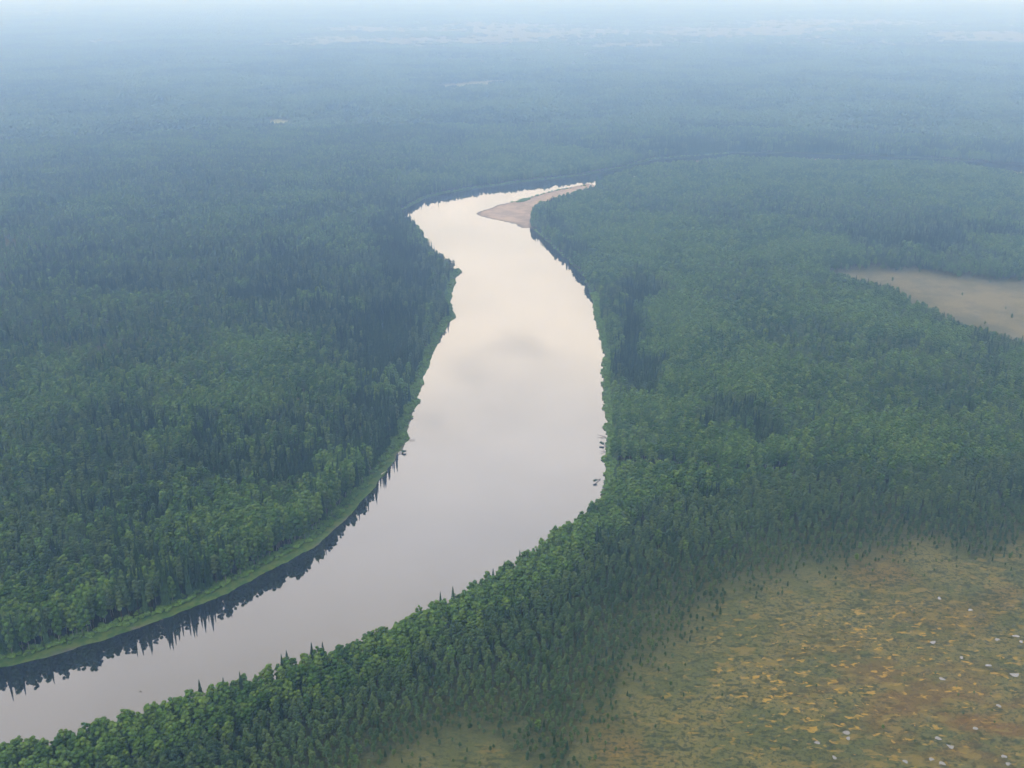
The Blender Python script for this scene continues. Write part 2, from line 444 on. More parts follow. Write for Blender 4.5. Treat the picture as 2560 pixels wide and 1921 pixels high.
def fan(na, nr, r0, r1, amax):
    an = np.radians(np.linspace(-amax, amax, na))
    rr = np.exp(np.linspace(math.log(r0), math.log(r1), nr))
    A, Rr = np.meshgrid(an, rr)
    return (np.sin(A) * Rr).ravel(), (np.cos(A) * Rr).ravel()
NA, NR = 760, 900
gx, gy = fan(NA, NR, 150.0, 26000.0, 42.0)
gsd, gm = river_sd(gx, gy)
gb, gs, gp, gyel = zones(gx, gy)
gr = np.hypot(gx, gy)
gz = height(gx, gy, gsd, gs, gb)
TILE_END = 9600.0
gff = sstep(TILE_END - 300, TILE_END + 300, gr) * (1 - np.clip(gp * 1.4, 0, 1))
co = np.stack([gx, gy, gz], 1)
me = bpy.data.meshes.new("ground")
me.vertices.add(len(co)); me.vertices.foreach_set("co", co.ravel())
i = np.arange(NR - 1)[:, None] * NA + np.arange(NA - 1)[None, :]
quads = np.stack([i, i + 1, i + NA + 1, i + NA], -1).reshape(-1, 4)
me.loops.add(quads.size); me.loops.foreach_set("vertex_index", quads.ravel())
me.polygons.add(len(quads)); me.polygons.foreach_set("loop_start", np.arange(0, quads.size, 4))
me.polygons.foreach_set("use_smooth", np.ones(len(quads), bool))
me.update(); me.validate()
def vattr(me, name, v):
    a = me.attributes.new(name, 'FLOAT', 'POINT'); a.data.foreach_set("value", np.asarray(v, np.float32))
gX, gY = pixel(gx, gy)
grass_w = sstep(gm + 5, gm - 1, gsd) * (gsd > -2) * (gm > 2.5) * (gs < 0.3)
gB_ = np.array([ground(a, b) for a, b in BOG]); gB2_ = np.array([ground(a, b) for a, b in BOG2])
marg = np.zeros(len(gx)); mk_ = (gr < 1300)
marg[mk_] = sstep(95, 10, np.minimum(seg_dist(gx[mk_], gy[mk_], gB_)[0], seg_dist(gx[mk_], gy[mk_], gB2_)[0]) + (fbm(gx[mk_], gy[mk_], 30, 12) - .5) * 30)
mud = sstep(2.4, 0.6, gsd) * (gsd > -1.5) * sstep(0.48, 0.60, fbm(gx, gy, 24, 71, 3)) * (gm > 5)
moss = gb * np.clip(np.exp(-(((gX - 1880) / 330) ** 2 + ((gY - 1470) / 150) ** 2)) * 1.2 + 0.25 * (gY > 1300), 0, 1)
for nme, v in (("bog", gb), ("margin", marg), ("rust", np.clip(np.exp(-(((gX - 2120) / 200) ** 2 + ((gY - 1580) / 85) ** 2)) + 0.6 * np.exp(-(((gX - 1900) / 200) ** 2 + ((gY - 1460) / 90) ** 2)), 0, 1)), ("sand", np.maximum(np.where(gsd > -6, gs, 0), mud * 0.8)), ("pale", gp), ("yellow", gyel), ("grass", grass_w), ("moss", moss),
               ("wet", sstep(9, 1, gsd)), ("farforest", gff)):
    vattr(me, nme, v)
me.materials.append(M_GROUND)
g_o = bpy.data.objects.new("ground", me); COL.objects.link(g_o)
tag(g_o, kind="structure")

rv = np.array(RIV)
w_o = mesh_obj("river_water", [(-2600, 250, 0), (3200, 250, 0), (3200, 3000, 0), (-2600, 3000, 0)], [(0, 1, 2, 3)], M_WATER)
tag(w_o, kind="structure")

# ------------------------------------------------------------------ tree models
def lump(bm, c, r, sub, rnd, squash=0.85, amp=0.22, mi=0):
    g = bmesh.ops.create_icosphere(bm, subdivisions=sub, radius=1.0)
    ph = [rnd.uniform(0, 6.28) for _ in range(6)]
    for v in g["verts"]:
        d = v.co.normalized()
        k = 1 + amp * (math.sin(d.x * 4.1 + ph[0]) * math.sin(d.y * 4.7 + ph[1]) + 0.7 * math.sin(d.z * 6.3 + ph[2] + d.x * 3) * math.cos(d.y * 6.1 + ph[3])) \
            + rnd.uniform(-amp, amp) * 0.6
        v.co = Vector(c) + Vector((d.x * r * k, d.y * r * k, d.z * r * k * squash))
    for f in {f for v in g["verts"] for f in v.link_faces}:
        f.material_index = mi
def sprig(bm, p, n, s, rnd, mi=0):
    """one small leaf clump facing roughly outward"""
    n = (Vector(n) + Vector((rnd.uniform(-.7, .7), rnd.uniform(-.7, .7), rnd.uniform(-.3, .9)))).normalized()
    a = n.orthogonal().normalized(); b = n.cross(a)
    q = rnd.uniform(0, 6.28)
    a, b = a * math.cos(q) + b * math.sin(q), b * math.cos(q) - a * math.sin(q)
    vs = [bm.verts.new(Vector(p) + a * s * rnd.uniform(.6, 1.1)), bm.verts.new(Vector(p) + b * s * rnd.uniform(.4, .9)),
          bm.verts.new(Vector(p) - a * s * rnd.uniform(.6, 1.1)), bm.verts.new(Vector(p) - b * s * rnd.uniform(.4, .9))]
    f = bm.faces.new(vs); f.material_index = mi
def cone_tube(bm, p0, p1, r0, r1, n=6, mi=0):
    p0, p1 = Vector(p0), Vector(p1)
    d = (p1 - p0).normalized(); a = d.orthogonal().normalized(); b = d.cross(a)
    ra = [bm.verts.new(p0 + (a * math.cos(6.283 * k / n) + b * math.sin(6.283 * k / n)) * r0) for k in range(n)]
    rb = [bm.verts.new(p1 + (a * math.cos(6.283 * k / n) + b * math.sin(6.283 * k / n)) * r1) for k in range(n)]
    for k in range(n):
        f = bm.faces.new((ra[k], ra[(k + 1) % n], rb[(k + 1) % n], rb[k])); f.material_index = mi
    f = bm.faces.new(rb); f.material_index = mi
def trunk_bm(h, r, rnd, limbs=5, z0=0.45, reach=1.6):
    bm = bmesh.new()
    x = y = 0.0; z = -0.5; rr = r
    while z < h:
        nz = min(z + h / 5 + 0.01, h); nx, ny = x + rnd.uniform(-.12, .12), y + rnd.uniform(-.12, .12); nr = r * max(0.15, 1 - nz / h)
        cone_tube(bm, (x, y, z), (nx, ny, nz), rr, nr)
        x, y, z, rr = nx, ny, nz, nr
        if z >= h - 0.02: break
    for k in range(limbs):
        zz = h * (z0 + (0.9 - z0) * k / limbs); a = k * 2.4 + rnd.uniform(-.4, .4)
        cone_tube(bm, (0, 0, zz), (math.cos(a) * reach, math.sin(a) * reach, zz + 1.1), r * 0.35, r * 0.1, 4)
    return bm
def birch_crown(rnd, H=15.0, rad=2.7):
    bm = bmesh.new()
    zc, hz = H * 0.58, H * 0.42
    n = rnd.randint(16, 20)
    cs = []
    for k in range(n):
        a = k * 2.39996 + rnd.uniform(-.3, .3)
        t = (k + 0.5) / n                      # bottom to top
        z = zc - hz * 0.78 + t * hz * 1.62
        env = math.sqrt(max(0.05, 1 - ((z - zc) / hz) ** 2))
        q = rad * env * rnd.uniform(0.35, 0.75)
        rr = rad * rnd.uniform(0.28, 0.44) * (0.75 + 0.3 * env)
        c = (math.cos(a) * q, math.sin(a) * q, z)
        cs.append((Vector(c), rr)); lump(bm, c, rr, 2, rnd, 0.95, 0.2)
    for k in range(760):
        c, rr = rnd.choice(cs)
        d = Vector((rnd.gauss(0, 1), rnd.gauss(0, 1), rnd.gauss(0.4, 1))).normalized()
        sprig(bm, c + d * rr * rnd.uniform(0.85, 1.25), d, rnd.uniform(0.18, 0.38), rnd)
    return bm
def spruce_crown(rnd, H=18.0, rad=1.9):
    bm = bmesh.new()
    tiers = 15
    for k in range(tiers):
        t = k / (tiers - 1)
        z = H * 0.10 + (H * 0.88) * t
        r = rad * (1 - t) ** 0.85 * rnd.uniform(0.82, 1.12) + 0.10
        n = 11 if k < 10 else 7
        dz = H * 0.105
        top = bm.verts.new((0, 0, min(z + dz, H)))
        ring = []
        ph = rnd.uniform(0, 6.28)
        for q in range(2 * n):
            rq = r * (rnd.uniform(0.85, 1.2) if q % 2 == 0 else rnd.uniform(0.45, 0.6))
            a = ph + math.pi * q / n
            ring.append(bm.verts.new((math.cos(a) * rq, math.sin(a) * rq, z - (0.35 * rq if q % 2 == 0 else 0) + rnd.uniform(-.1, .1))))
        for q in range(2 * n):
            bm.faces.new((top, ring[q], ring[(q + 1) % (2 * n)]))
    for k in range(160):
        t = rnd.random() ** 1.2; z = H * (0.08 + 0.88 * t); r = rad * (1 - t) ** 0.85 * rnd.uniform(0.6, 1.1); a = rnd.uniform(0, 6.28)
        sprig(bm, (math.cos(a) * r, math.sin(a) * r, z), (math.cos(a), math.sin(a), 0.3), rnd.uniform(0.12, 0.3), rnd)
    return bm
def pine_crown(rnd, H=14.0, rad=2.0):
    bm = bmesh.new()
    n = rnd.randint(13, 16); cs = []
    for k in range(n):
        t = (k + 0.3) / n
        z = H * (0.42 + 0.54 * t)
        env = math.sqrt(max(0.02, 1 - ((t - 0.35) / 0.68) ** 2))
        a = k * 2.39996 + rnd.uniform(-.4, .4)
        q = rad * env * rnd.uniform(0.35, 0.7)
        rr = rad * (0.20 + 0.24 * env) * rnd.uniform(0.8, 1.15)
        c = (math.cos(a) * q, math.sin(a) * q, z)
        cs.append((Vector(c), rr)); lump(bm, c, rr, 2, rnd, 0.8, 0.26)
    for k in range(560):
        c, rr = rnd.choice(cs)
        d = Vector((rnd.gauss(0, 1), rnd.gauss(0, 1), rnd.gauss(0.3, 1))).normalized()
        sprig(bm, c + d * rr * rnd.uniform(0.9, 1.3), d, rnd.uniform(0.14, 0.30), rnd)
    return bm
def shrub_crown(rnd, H=2.6, rad=1.9):
    bm = bmesh.new(); cs = []
    for k in range(6):
        a = k * 2.4; q = rad * (0.1 if k == 0 else rnd.uniform(.35, .7))
        rr = rad * rnd.uniform(.4, .55); c = (math.cos(a) * q, math.sin(a) * q, H * rnd.uniform(.3, .62))
        cs.append((Vector(c), rr)); lump(bm, c, rr, 2, rnd, 0.85, 0.24)
    for k in range(160):
        c, rr = rnd.choice(cs); d = Vector((rnd.gauss(0, 1), rnd.gauss(0, 1), abs(rnd.gauss(0.2, 1)))).normalized()
        sprig(bm, c + d * rr * rnd.uniform(0.9, 1.3), d, rnd.uniform(0.15, 0.32), rnd)
    return bm
def to_mesh(bm, name, mats, smooth=False):
    me = bpy.data.meshes.new(name); bm.to_mesh(me); bm.free()
    for q in mats: me.materials.append(q)
    if smooth: me.polygons.foreach_set("use_smooth", [True] * len(me.polygons))
    return me
KINDS = {
 "birch": dict(n=4, H=18.5, crown=birch_crown, lm=M_BIRCH, bk=M_BARK_W, r=.16),
 "spruce": dict(n=3, H=22.0, crown=spruce_crown, lm=M_SPRUCE, bk=M_BARK, r=.2),
 "pine": dict(n=4, H=17.5, crown=pine_crown, lm=M_PINE, bk=M_BARK, r=.18),
}
srccol = {}
for kn, kd in KINDS.items():
    kd["models"] = []
    c_ = bpy.data.collections.new(kn + "_models"); srccol[kn] = c_     # not linked: only the source of the instanced wood
    for v in range(kd["n"]):
        rnd = random.Random(hash((len(kn), v, 5)) & 0xffff)
        cm = to_mesh(kd["crown"](rnd, kd["H"]), "crown", [kd["lm"]])
        tm = to_mesh(trunk_bm(kd["H"] * 0.9, kd["r"], rnd, 5 if kn != "spruce" else 0), "trunk", [kd["bk"]])
        kd["models"].append((cm, tm))
        bm = bmesh.new(); bm.from_mesh(cm); nf = len(bm.faces); bm.from_mesh(tm); bm.faces.ensure_lookup_table()
        for f in bm.faces[nf:]: f.material_index = 1
        c_.objects.link(bpy.data.objects.new("%s_%d" % (kn, v), to_mesh(bm, kn, [kd["lm"], kd["bk"]])))
c_ = bpy.data.collections.new("shrub_models"); srccol["shrub"] = c_
SHR = []
for v in range(3):
    sm = to_mesh(shrub_crown(random.Random(90 + v)), "shrub", [M_WILLOW]); SHR.append(sm)
    c_.objects.link(bpy.data.objects.new("shrub_%d" % v, sm))
# far forest: 30 m squares of low, simple crowns
c_ = bpy.data.collections.new("wood_models"); srccol["wood"] = c_
TS = 30.0
for v in range(5):
    rnd = random.Random(300 + v); bm = bmesh.new()
    for a in range(5):
        for b in range(5):
            x = (a + .5) * TS / 5 - TS / 2 + rnd.uniform(-2.4, 2.4); y = (b + .5) * TS / 5 - TS / 2 + rnd.uniform(-2.4, 2.4)
            h = rnd.uniform(14, 20)
            if rnd.random() < .4:
                bmesh.ops.create_cone(bm, segments=7, radius1=2.2, radius2=0.05, depth=h * 0.85, cap_ends=False,
                                      matrix=__import__("mathutils").Matrix.Translation((x, y, h * 0.6)))
            else:
                lump(bm, (x, y, h * 0.66), rnd.uniform(2.8, 3.7), 1, rnd, 1.35, 0.2)
    c_.objects.link(bpy.data.objects.new("wood_%d" % v, to_mesh(bm, "wood", [M_FAR])))

# ------------------------------------------------------------------ geometry-node scatter (uncountable woods only)
def scatter(name, coll, pts, rot, scl, idx, label, cat):
    me = bpy.data.meshes.new(name)
    me.vertices.add(len(pts)); me.vertices.foreach_set("co", np.asarray(pts, np.float32).ravel())
    vattr(me, "rot", rot); vattr(me, "sxy", scl[0]); vattr(me, "sz", scl[1])
    a = me.attributes.new("idx", 'INT', 'POINT'); a.data.foreach_set("value", np.asarray(idx, np.int32))
    o = bpy.data.objects.new(name, me); COL.objects.link(o)
    ng = bpy.data.node_groups.new(name + "_scatter", 'GeometryNodeTree')
    ng.interface.new_socket("Geometry", in_out='INPUT', socket_type='NodeSocketGeometry')
    ng.interface.new_socket("Geometry", in_out='OUTPUT', socket_type='NodeSocketGeometry')
    n = ng.nodes.new; l = ng.links.new
    gi, go = n("NodeGroupInput"), n("NodeGroupOutput")
    ip = n("GeometryNodeInstanceOnPoints"); ci = n("GeometryNodeCollectionInfo")
    ci.inputs["Collection"].default_value = coll
    ci.inputs["Separate Children"].default_value = True; ci.inputs["Reset Children"].default_value = True
    def na(nm, ty='FLOAT'):
        q = n("GeometryNodeInputNamedAttribute"); q.data_type = ty; q.inputs["Name"].default_value = nm
        return q.outputs["Attribute"]
    l(gi.outputs[0], ip.inputs["Points"]); l(ci.outputs[0], ip.inputs["Instance"])
    ip.inputs["Pick Instance"].default_value = True
    l(na("idx", 'INT'), ip.inputs["Instance Index"])
    cx = n("ShaderNodeCombineXYZ"); l(na("rot"), cx.inputs[2]); l(cx.outputs[0], ip.inputs["Rotation"])
    cs = n("ShaderNodeCombineXYZ"); s = na("sxy"); l(s, cs.inputs[0]); l(s, cs.inputs[1]); l(na("sz"), cs.inputs[2])
    l(cs.outputs[0], ip.inputs["Scale"])
    l(ip.outputs[0], go.inputs[0])
    md = o.modifiers.new("scatter", 'NODES'); md.node_group = ng
    return tag(o, label, cat, None, "stuff")

# ------------------------------------------------------------------ where the trees stand
def jgrid(cell, r0, r1, amax):
    xs = np.arange(-r1 * math.sin(R(amax)), r1 * math.sin(R(amax)), cell); ys = np.arange(r0 * math.cos(R(amax)), r1, cell)
    X, Y = np.meshgrid(xs, ys)
    X = X + (np.arange(X.shape[0]) % 2)[:, None] * cell * 0.5
    X = X.ravel() + rng.uniform(-.42, .42, X.size) * cell; Y = Y.ravel() + rng.uniform(-.42, .42, Y.size) * cell
    r = np.hypot(X, Y); a = np.degrees(np.arctan2(X, Y))
    k = (r > r0) & (r < r1) & (abs(a) < amax)
    return X[k], Y[k]
SINGLE_END = 2350.0
tx, ty = jgrid(3.8, 330, SINGLE_END, 33.5)
tX, tY = pixel(tx, ty)
k = (tX > -130) & (tX < 2340) & (tY < 1850)
tx, ty, tX, tY = tx[k], ty[k], tX[k], tY[k]
tsd, tm = river_sd(tx, ty)
tb, ts, tp, tyw = zones(tx, ty)
def blob(X, Y, cx, cy, rx, ry, rot=0):
    a = R(rot); dx, dy = X - cx, Y - cy
    u = (dx * math.cos(a) + dy * math.sin(a)) / rx; v = (-dx * math.sin(a) + dy * math.cos(a)) / ry
    return np.exp(-(u * u + v * v))
def capsule(x, y, pts, w, z=0.0):
    """1 within w metres of a polyline in image pixels"""
    g = [ground(a, b, z) for a, b in pts]; best = np.full(len(x), 1e9)
    for (ax, ay), (bx, by) in zip(g[:-1], g[1:]):
        dx, dy = bx - ax, by - ay
        t = np.clip(((x - ax) * dx + (y - ay) * dy) / (dx * dx + dy * dy), 0, 1)
        best = np.minimum(best, np.hypot(x - ax - t * dx, y - ay - t * dy))
    return sstep(w * 1.25, w * 0.8, best)
right = tX > np.interp(tY, [300, 470, 640, 800, 1000, 1120, 1400, 1700], [1000, 1060, 1160, 1130, 1080, 1000, 500, -600])
near_bank = right & (tY > 1060)
# share of birch and of spruce, pine takes the rest
nz1 = 0.5 * fbm(tx, ty, 50, 61, 3) + 0.5 * fbm(tx, ty, 170, 64, 3); tXw = tX + (fbm(tx, ty, 26, 31, 3) - .5) * 75; tYw = tY + (fbm(tx, ty, 30, 37, 3) - .5) * 45; nz2 = fbm(tx, ty, 70, 77, 3); nz3 = fbm(tx, ty, 18, 91, 2)
pb = 0.10 + 0.85 * sstep(0.50, 0.66, nz1); ps = 0.28 + 0.5 * sstep(0.5, 0.68, nz2)
pb = np.where(right, 0.14 + 0.76 * sstep(0.46, 0.60, nz1), 0.10 + 0.62 * sstep(0.46, 0.62, nz1)); ps = np.where(right, ps * 0.6, ps)
belt = near_bank * sstep(34, 22, tsd + (nz3 - 0.5) * 18)
pb = pb * (1 - belt) + 0.97 * belt
inner = near_bank * sstep(26, 48, tsd) * (tY > 1100)
pb = np.where(near_bank, pb * (1 - 0.8 * inner), pb); ps = np.where(near_bank, ps * (1 - 0.7 * inner), ps)
for cx, cy, rx, ry, rot, db, ds in [
    (20, 1330, 90, 55, 0, 1.0, -1), (600, 1190, 75, 60, 0, .9, -1), (180, 1310, 60, 30, 0, .5, -.5), (470, 1150, 40, 25, 0, .6, -.3), (900, 700, 45, 40, 0, .3, 0),
    (1362, 730, 34, 120, 0, -1.2, 1.1), (1388, 645, 38, 42, 0, -1.2, 1.1), (1404, 840, 20, 60, 0, -1.2, 1.1), (1560, 900, 100, 50, 20, -.7, .5),
    (1450, 770, 42, 110, -8, 1.0, -1), (1430, 900, 60, 40, 0, .9, -1), (1340, 880, 40, 40, 0, .7, -.6), (1640, 985, 28, 40, 0, -.8, .9),
    (1400, 1050, 120, 40, 0, .5, -.6), (1500, 1085, 45, 50, 0, -.5, .6), (1800, 950, 330, 110, 0, .35, -.3), (1330, 560, 130, 60, 40, .6, -.8),
    (1900, 420, 420, 35, 0, .4, -.5), (1800, 650, 260, 60, 0, .3, -.3), (2000, 530, 120, 22, 0, -.5, .7),
    (860, 560, 40, 70, -20, -.6, .9), (830, 800, 90, 160, 15, -.6, .7), (660, 650, 130, 90, 0, -.3, .5), (500, 790, 120, 60, 0, .3, -.3),
    (540, 1020, 180, 50, 0, -.3, .5), (200, 640, 160, 16, 0, -.5, 1.0), (250, 672, 220, 12, 3, .7, -.6), (700, 960, 90, 50, 0, -.3, .4),
    (1470, 560, 170, 55, 10, .5, -.5), (2050, 410, 230, 22, 0, .5, -.5), (1740, 840, 130, 35, 0, .5, -.5), (2080, 1010, 170, 50, 0, .4, -.4), (1720, 331, 420, 11, 1, -1, 1.3), (1700, 366, 420, 12, 0, .8, -.8), (1190, 480, 50, 40, 35, -.5, .7), (1230, 560, 40, 30, 40, -.6, .8), (1050, 380, 150, 16, -8, .4, -.3), (430, 880, 120, 30, 0, .3, -.2)]:
    w = blob(tXw, tYw, cx, cy, rx, ry, rot)
    pb = pb + w * db; ps = ps + w * ds
dark_edge = right & ~near_bank
pb = np.clip(pb, 0.0, 1); ps = np.clip(ps, 0.03, 1)
u = rng.random(len(tx))
kind = np.where(u < pb, 0, np.where(u < pb + (1 - pb) * ps, 1, 2))          # 0 birch, 1 spruce, 2 pine
scale = 0.74 + 0.40 * rng.random(len(tx)) + 0.30 * (nz3 - 0.5)
scale *= np.where(kind == 1, 0.74 + 0.34 * rng.random(len(tx)) ** 2, 1.0)
# trees shrink and thin out towards the bogs
edge = np.zeros(len(tx))
gB = np.array([ground(a, b) for a, b in BOG]); dB, _ = seg_dist(tx, ty, gB)
gB2 = np.array([ground(a, b) for a, b in BOG2]); dB2, _ = seg_dist(tx, ty, gB2)
d_b = np.minimum(dB, dB2) + (fbm(tx, ty, 30, 12) - .5) * 30
grow = sstep(-45, 95, d_b)
pine_edge = d_b < 95
kind = np.where(pine_edge & (kind != 1) & (rng.random(len(tx)) < 0.9) & (belt < .3), 2, kind)
scale *= 0.16 + 0.84 * grow
keep_p = np.where(d_b < 12, 0.13 + 0.87 * sstep(-18, 12, d_b), 1.0)
keep_p *= np.where(tb > 0.97, 0.25, 1)
keep_p *= 1 - np.clip(sstep(0.05, 0.65, tp) * 1.1, 0, 0.997)
scale *= 1 - 0.62 * sstep(0.0, 0.75, tp)
creek = capsule(tx, ty, [(1305, 1010), (1345, 1014), (1420, 1019), (1520, 1026), (1640, 1034), (1690, 1036)], 8)
oxbow = capsule(tx, ty, [(60, 720), (180, 700), (300, 684), (380, 678), (480, 680)], 7)
low_l = capsule(tx, ty, [(540, 690), (600, 694), (700, 692)], 7)
keep = (rng.random(len(tx)) < keep_p) & (tsd > tm * (0.72 + 0.56 * fbm(tx, ty, 45, 29, 2)) + 0.8) & (ts < 0.25) & (creek < .5) & (oxbow < .5) & (low_l < .5)
# forest edges beside water are a little lower on the broad banks, full height on the near bank
scale = np.where((tsd < tm + 16) & (tm == 7.5) & (tY > 900), np.maximum(scale, 0.95 + 0.3 * rng.random(len(tx))), scale)
hmax = np.where(near_bank & (tsd < 12), 1.02, 9)
scale = np.minimum(scale, hmax)
tz = height(tx, ty, tsd, ts, tb)
zmul = np.where((tsd < 24) & (tm == 7.5) & (tY > 900), 1.08, np.where((kind == 2) & right, 0.74, 0.82))
T = dict(zm=zmul[keep], x=tx[keep], y=ty[keep], z=tz[keep] - 0.15, k=kind[keep], s=scale[keep], X=tX[keep], Y=tY[keep], sd=tsd[keep], nb=near_bank[keep], right=right[keep],
         belt=belt[keep], db=d_b[keep])
# spire-topped spruces that stand up against the water on the near bank (image pixel position of the tip, height)
SPIRES = [(1123, 1184, 19.5, "dark pointed spruce tip against the water, farthest upstream on the near bank"),
          (1089, 1208, 18.0, "small dark spruce tip on the near bank just downstream of the farthest upstream spire"),
          (1065, 1224, 18.5, "forked dark spruce tip above the yellow-green birches of the near bank, below the wide bend"),
          (978, 1263, 19.5, "slim dark spruce spire standing highest above the middle of the near bank birches"),
          (951, 1275, 18.0, "short spruce tip just left of the slim spire on the middle of the near bank"),
          (696, 1383, 17.8, "tiny dark spruce tip in the notch between birches on the near bank"),
          (672, 1384, 18.0, "dark spruce tip on the near bank treeline left of the notch between birches"),
          (618, 1400, 19.3, "taller of two neighbouring dark spruce tips against the pale river, near bank"),
          (607, 1409, 17.8, "shorter of two neighbouring dark spruce tips against the pale river, near bank"),
          (517, 1447, 18.6, "small black-green spruce tip between two birch humps on the near bank"),
          (481, 1459, 19.0, "dark narrow spruce rising beside the leaning birch on the lower near bank"),
          (429, 1464, 19.6, "leftmost tall dark spruce spire on the near bank treeline")]
idx_model = rng.integers(0, 12, len(T["x"]))
rot = rng.uniform(0, 6.283, len(T["x"]))
wide = rng.uniform(0.88, 1.18, len(T["x"])) * (1 + 0.75 * np.clip(0.75 - T["s"], 0, 1)) * np.where(T["k"] == 2, 1.1, 1.0)
dist = np.sqrt(T["x"] ** 2 + T["y"] ** 2 + CAM_H ** 2)
tipX, tipY = pixel(T["x"], T["y"], T["z"] + 10 * T["s"])
vis = (tipX > 5) & (tipX < 2207) & (tipY > 5) & (tipY < 1655)
score = np.where(vis, T["s"] / dist, 0)

def zone_words(X, Y, nb, blt, db):
    if nb and blt > 0.5:
        return "in the near bank leafy belt, " + ("left end" if X < 260 else "left of the middle" if X < 520 else "middle stretch" if X < 800 else "upstream stretch")
    if db < 30:
        return "at the thinning edge of the brown bog" if X > 1150 else "at the thinning edge of the olive bog"
    if nb:
        return "in the bottom foreground wood, " + ("bottom left corner" if X < 220 and Y > 1600 else "left part" if X < 450 else "middle left part" if X < 750 else "middle part" if X < 1050 else "part nearest the bog")
    return "in the forest on the far left bank, bottom left" if X < 700 else "in the forest on the left bank above the grass strip" if X < 1100 else "in the forest of the right bank"
KW = {"birch": ("birch_tree", "rounded bright green birch"), "spruce": ("spruce_tree", "dark pointed spruce"), "pine": ("pine_tree", "grey-green narrow pine")}
SZ = ["small", "middling", "tall"]
protos = {}
def place_tree(kn, v, loc, rz, sxy, sz, label, group):
    cm, tm_ = KINDS[kn]["models"][v]
    nm = KW[kn][0]
    e = bpy.data.objects.new(nm, None); e.empty_display_size = 2
    COL.objects.link(e)
    e.location = loc; e.rotation_euler = (0, 0, rz); e.scale = (sxy, sxy, sz)
    tag(e, label, "tree", group)
    if (kn, v) not in protos:
        protos[(kn, v)] = (bpy.data.objects.new("crown", cm), bpy.data.objects.new("trunk", tm_))
    for p in protos[(kn, v)]:
        c = p.copy(); COL.objects.link(c); c.parent = e
    return e
for q, (X, Y, H, lab) in enumerate(SPIRES):
    H = H * 0.93; Y = Y + 3; x, y = ground(X, Y, H + 1.0)
    place_tree("spruce", q % 3, (x, y, 1.0), q * 1.3, 1.0 + 0.06 * (q % 4), H / 22.0, lab, "spruces standing up against the river")
for ki, kn in enumerate(("birch", "spruce", "pine")):
    sel = np.where(T["k"] == ki)[0]
    order = sel[np.argsort(-score[sel])]
    nind = 300 - (len(SPIRES) if kn == "spruce" else 0)
    ind, rest = order[:nind], order[nind:]
    sc_ind = T["s"][ind]; q1, q2 = np.quantile(sc_ind, [.33, .66])
    for t in ind:
        s = float(T["s"][t]); w = zone_words(T["X"][t], T["Y"][t], T["nb"][t], T["belt"][t], T["db"][t])
        szw = SZ[int(s > q1) + int(s > q2)]
        place_tree(kn, int(idx_model[t]) % KINDS[kn]["n"], (float(T["x"][t]), float(T["y"][t]), float(T["z"][t])), float(rot[t]), s * float(wide[t]), s * float(T["zm"][t]),
                   szw + " " + KW[kn][1] + " " + w, szw + " " + kn + " trees " + w)
    p = np.stack([T["x"][rest], T["y"][rest], T["z"][rest]], 1)
    scatter(kn + "_forest", srccol[kn], p, rot[rest], (T["s"][rest] * wide[rest], T["s"][rest] * T["zm"][rest]), idx_model[rest] % KINDS[kn]["n"],
            {"birch": "mass of bright green birches spread through the forest on both river banks",
             "spruce": "mass of dark spruces spread through the forest on both river banks",
             "pine": "mass of grey-green pines covering the forest on both river banks"}[kn], "forest")
# far forest
fx, fy = jgrid(TS * 0.93, SINGLE_END - 12, TILE_END, 30.5)
fsd, fm = river_sd(fx, fy); fb, fs_, fp, fyw = zones(fx, fy)
k = (fsd > 14) & (fyw < 0.55) & (rng.random(len(fx)) > np.clip((fp * 1.2 - 0.1 - 0.75 * sstep(0.3, 0.7, fbm(fx * 0.6, fy, 330, 55, 3))) * 1.1 + 0.45, 0, 0.95) * (fp > 0.04))
fx, fy = fx[k], fy[k]; fp = fp[k]
fz = height(fx, fy, fsd[k], fs_[k], fb[k]) - 0.3
scatter("distant_forest", srccol["wood"], np.stack([fx, fy, fz], 1), rng.integers(0, 4, len(fx)) * math.pi / 2 + rng.uniform(-.2, .2, len(fx)),
        (np.ones(len(fx)), (1 - 0.55 * sstep(0.05, 0.6, fp)) * (0.9 + 0.35 * (fbm(fx, fy, 300, 19) - .5) * 2)), rng.integers(0, 5, len(fx)),
        "hazy blue forest stretching over the plain to the far distance", "forest")

# ------------------------------------------------------------------ willow shrubs on the banks
sx, sy = jgrid(2.6, 400, 2100, 32)
sX, sY = pixel(sx, sy)
k = (sX > -60) & (sX < 2270) & (sY < 1720)
sx, sy, sX, sY = sx[k], sy[k], sX[k], sY[k]
ssd, sm_ = river_sd(sx, sy); s_b, s_s, _, _ = zones(sx, sy)
leftlow = (sm_ == 7.5)
w = np.zeros(len(sx))
w = np.where(leftlow, sstep(4.5, 8, ssd) * sstep(16, 11, ssd) * 0.95, w)
w = np.where(leftlow & (sY < 985), sstep(0.2, 1.5, ssd) * sstep(18, 13, ssd) * 0.75, w)
w = np.where(sm_ == 7, sstep(-0.3, 0.4, ssd) * sstep(13, 9, ssd) * 0.9, w)
w = np.where((sm_ < 4) & (s_s < .2), sstep(-0.2, 0.5, ssd) * sstep(5, 3, ssd) * 0.6, w)
w = np.where(sm_ == 3.5, sstep(3, 4, ssd) * sstep(8, 6, ssd) * 0.7, w)
w = np.maximum(w, (blob(sX, sY, 1131, 434, 17, 3.2, -14) > .45) * .9)
w = np.maximum(w, capsule(sx, sy, [(1100, 439), (1150, 426), (1205, 412), (1262, 402)], 3) * .25)
w = np.where(ssd < 0.0, 0, w)
k = rng.random(len(sx)) < w
sx, sy, sX, sY, ssd = sx[k], sy[k], sX[k], sY[k], ssd[k]
sz_ = height(sx, sy, ssd, s_s[k], s_b[k]) - .1
s_sc = rng.uniform(.55, 1.15, len(sx)) * np.where(ssd < 3, .7, 1)
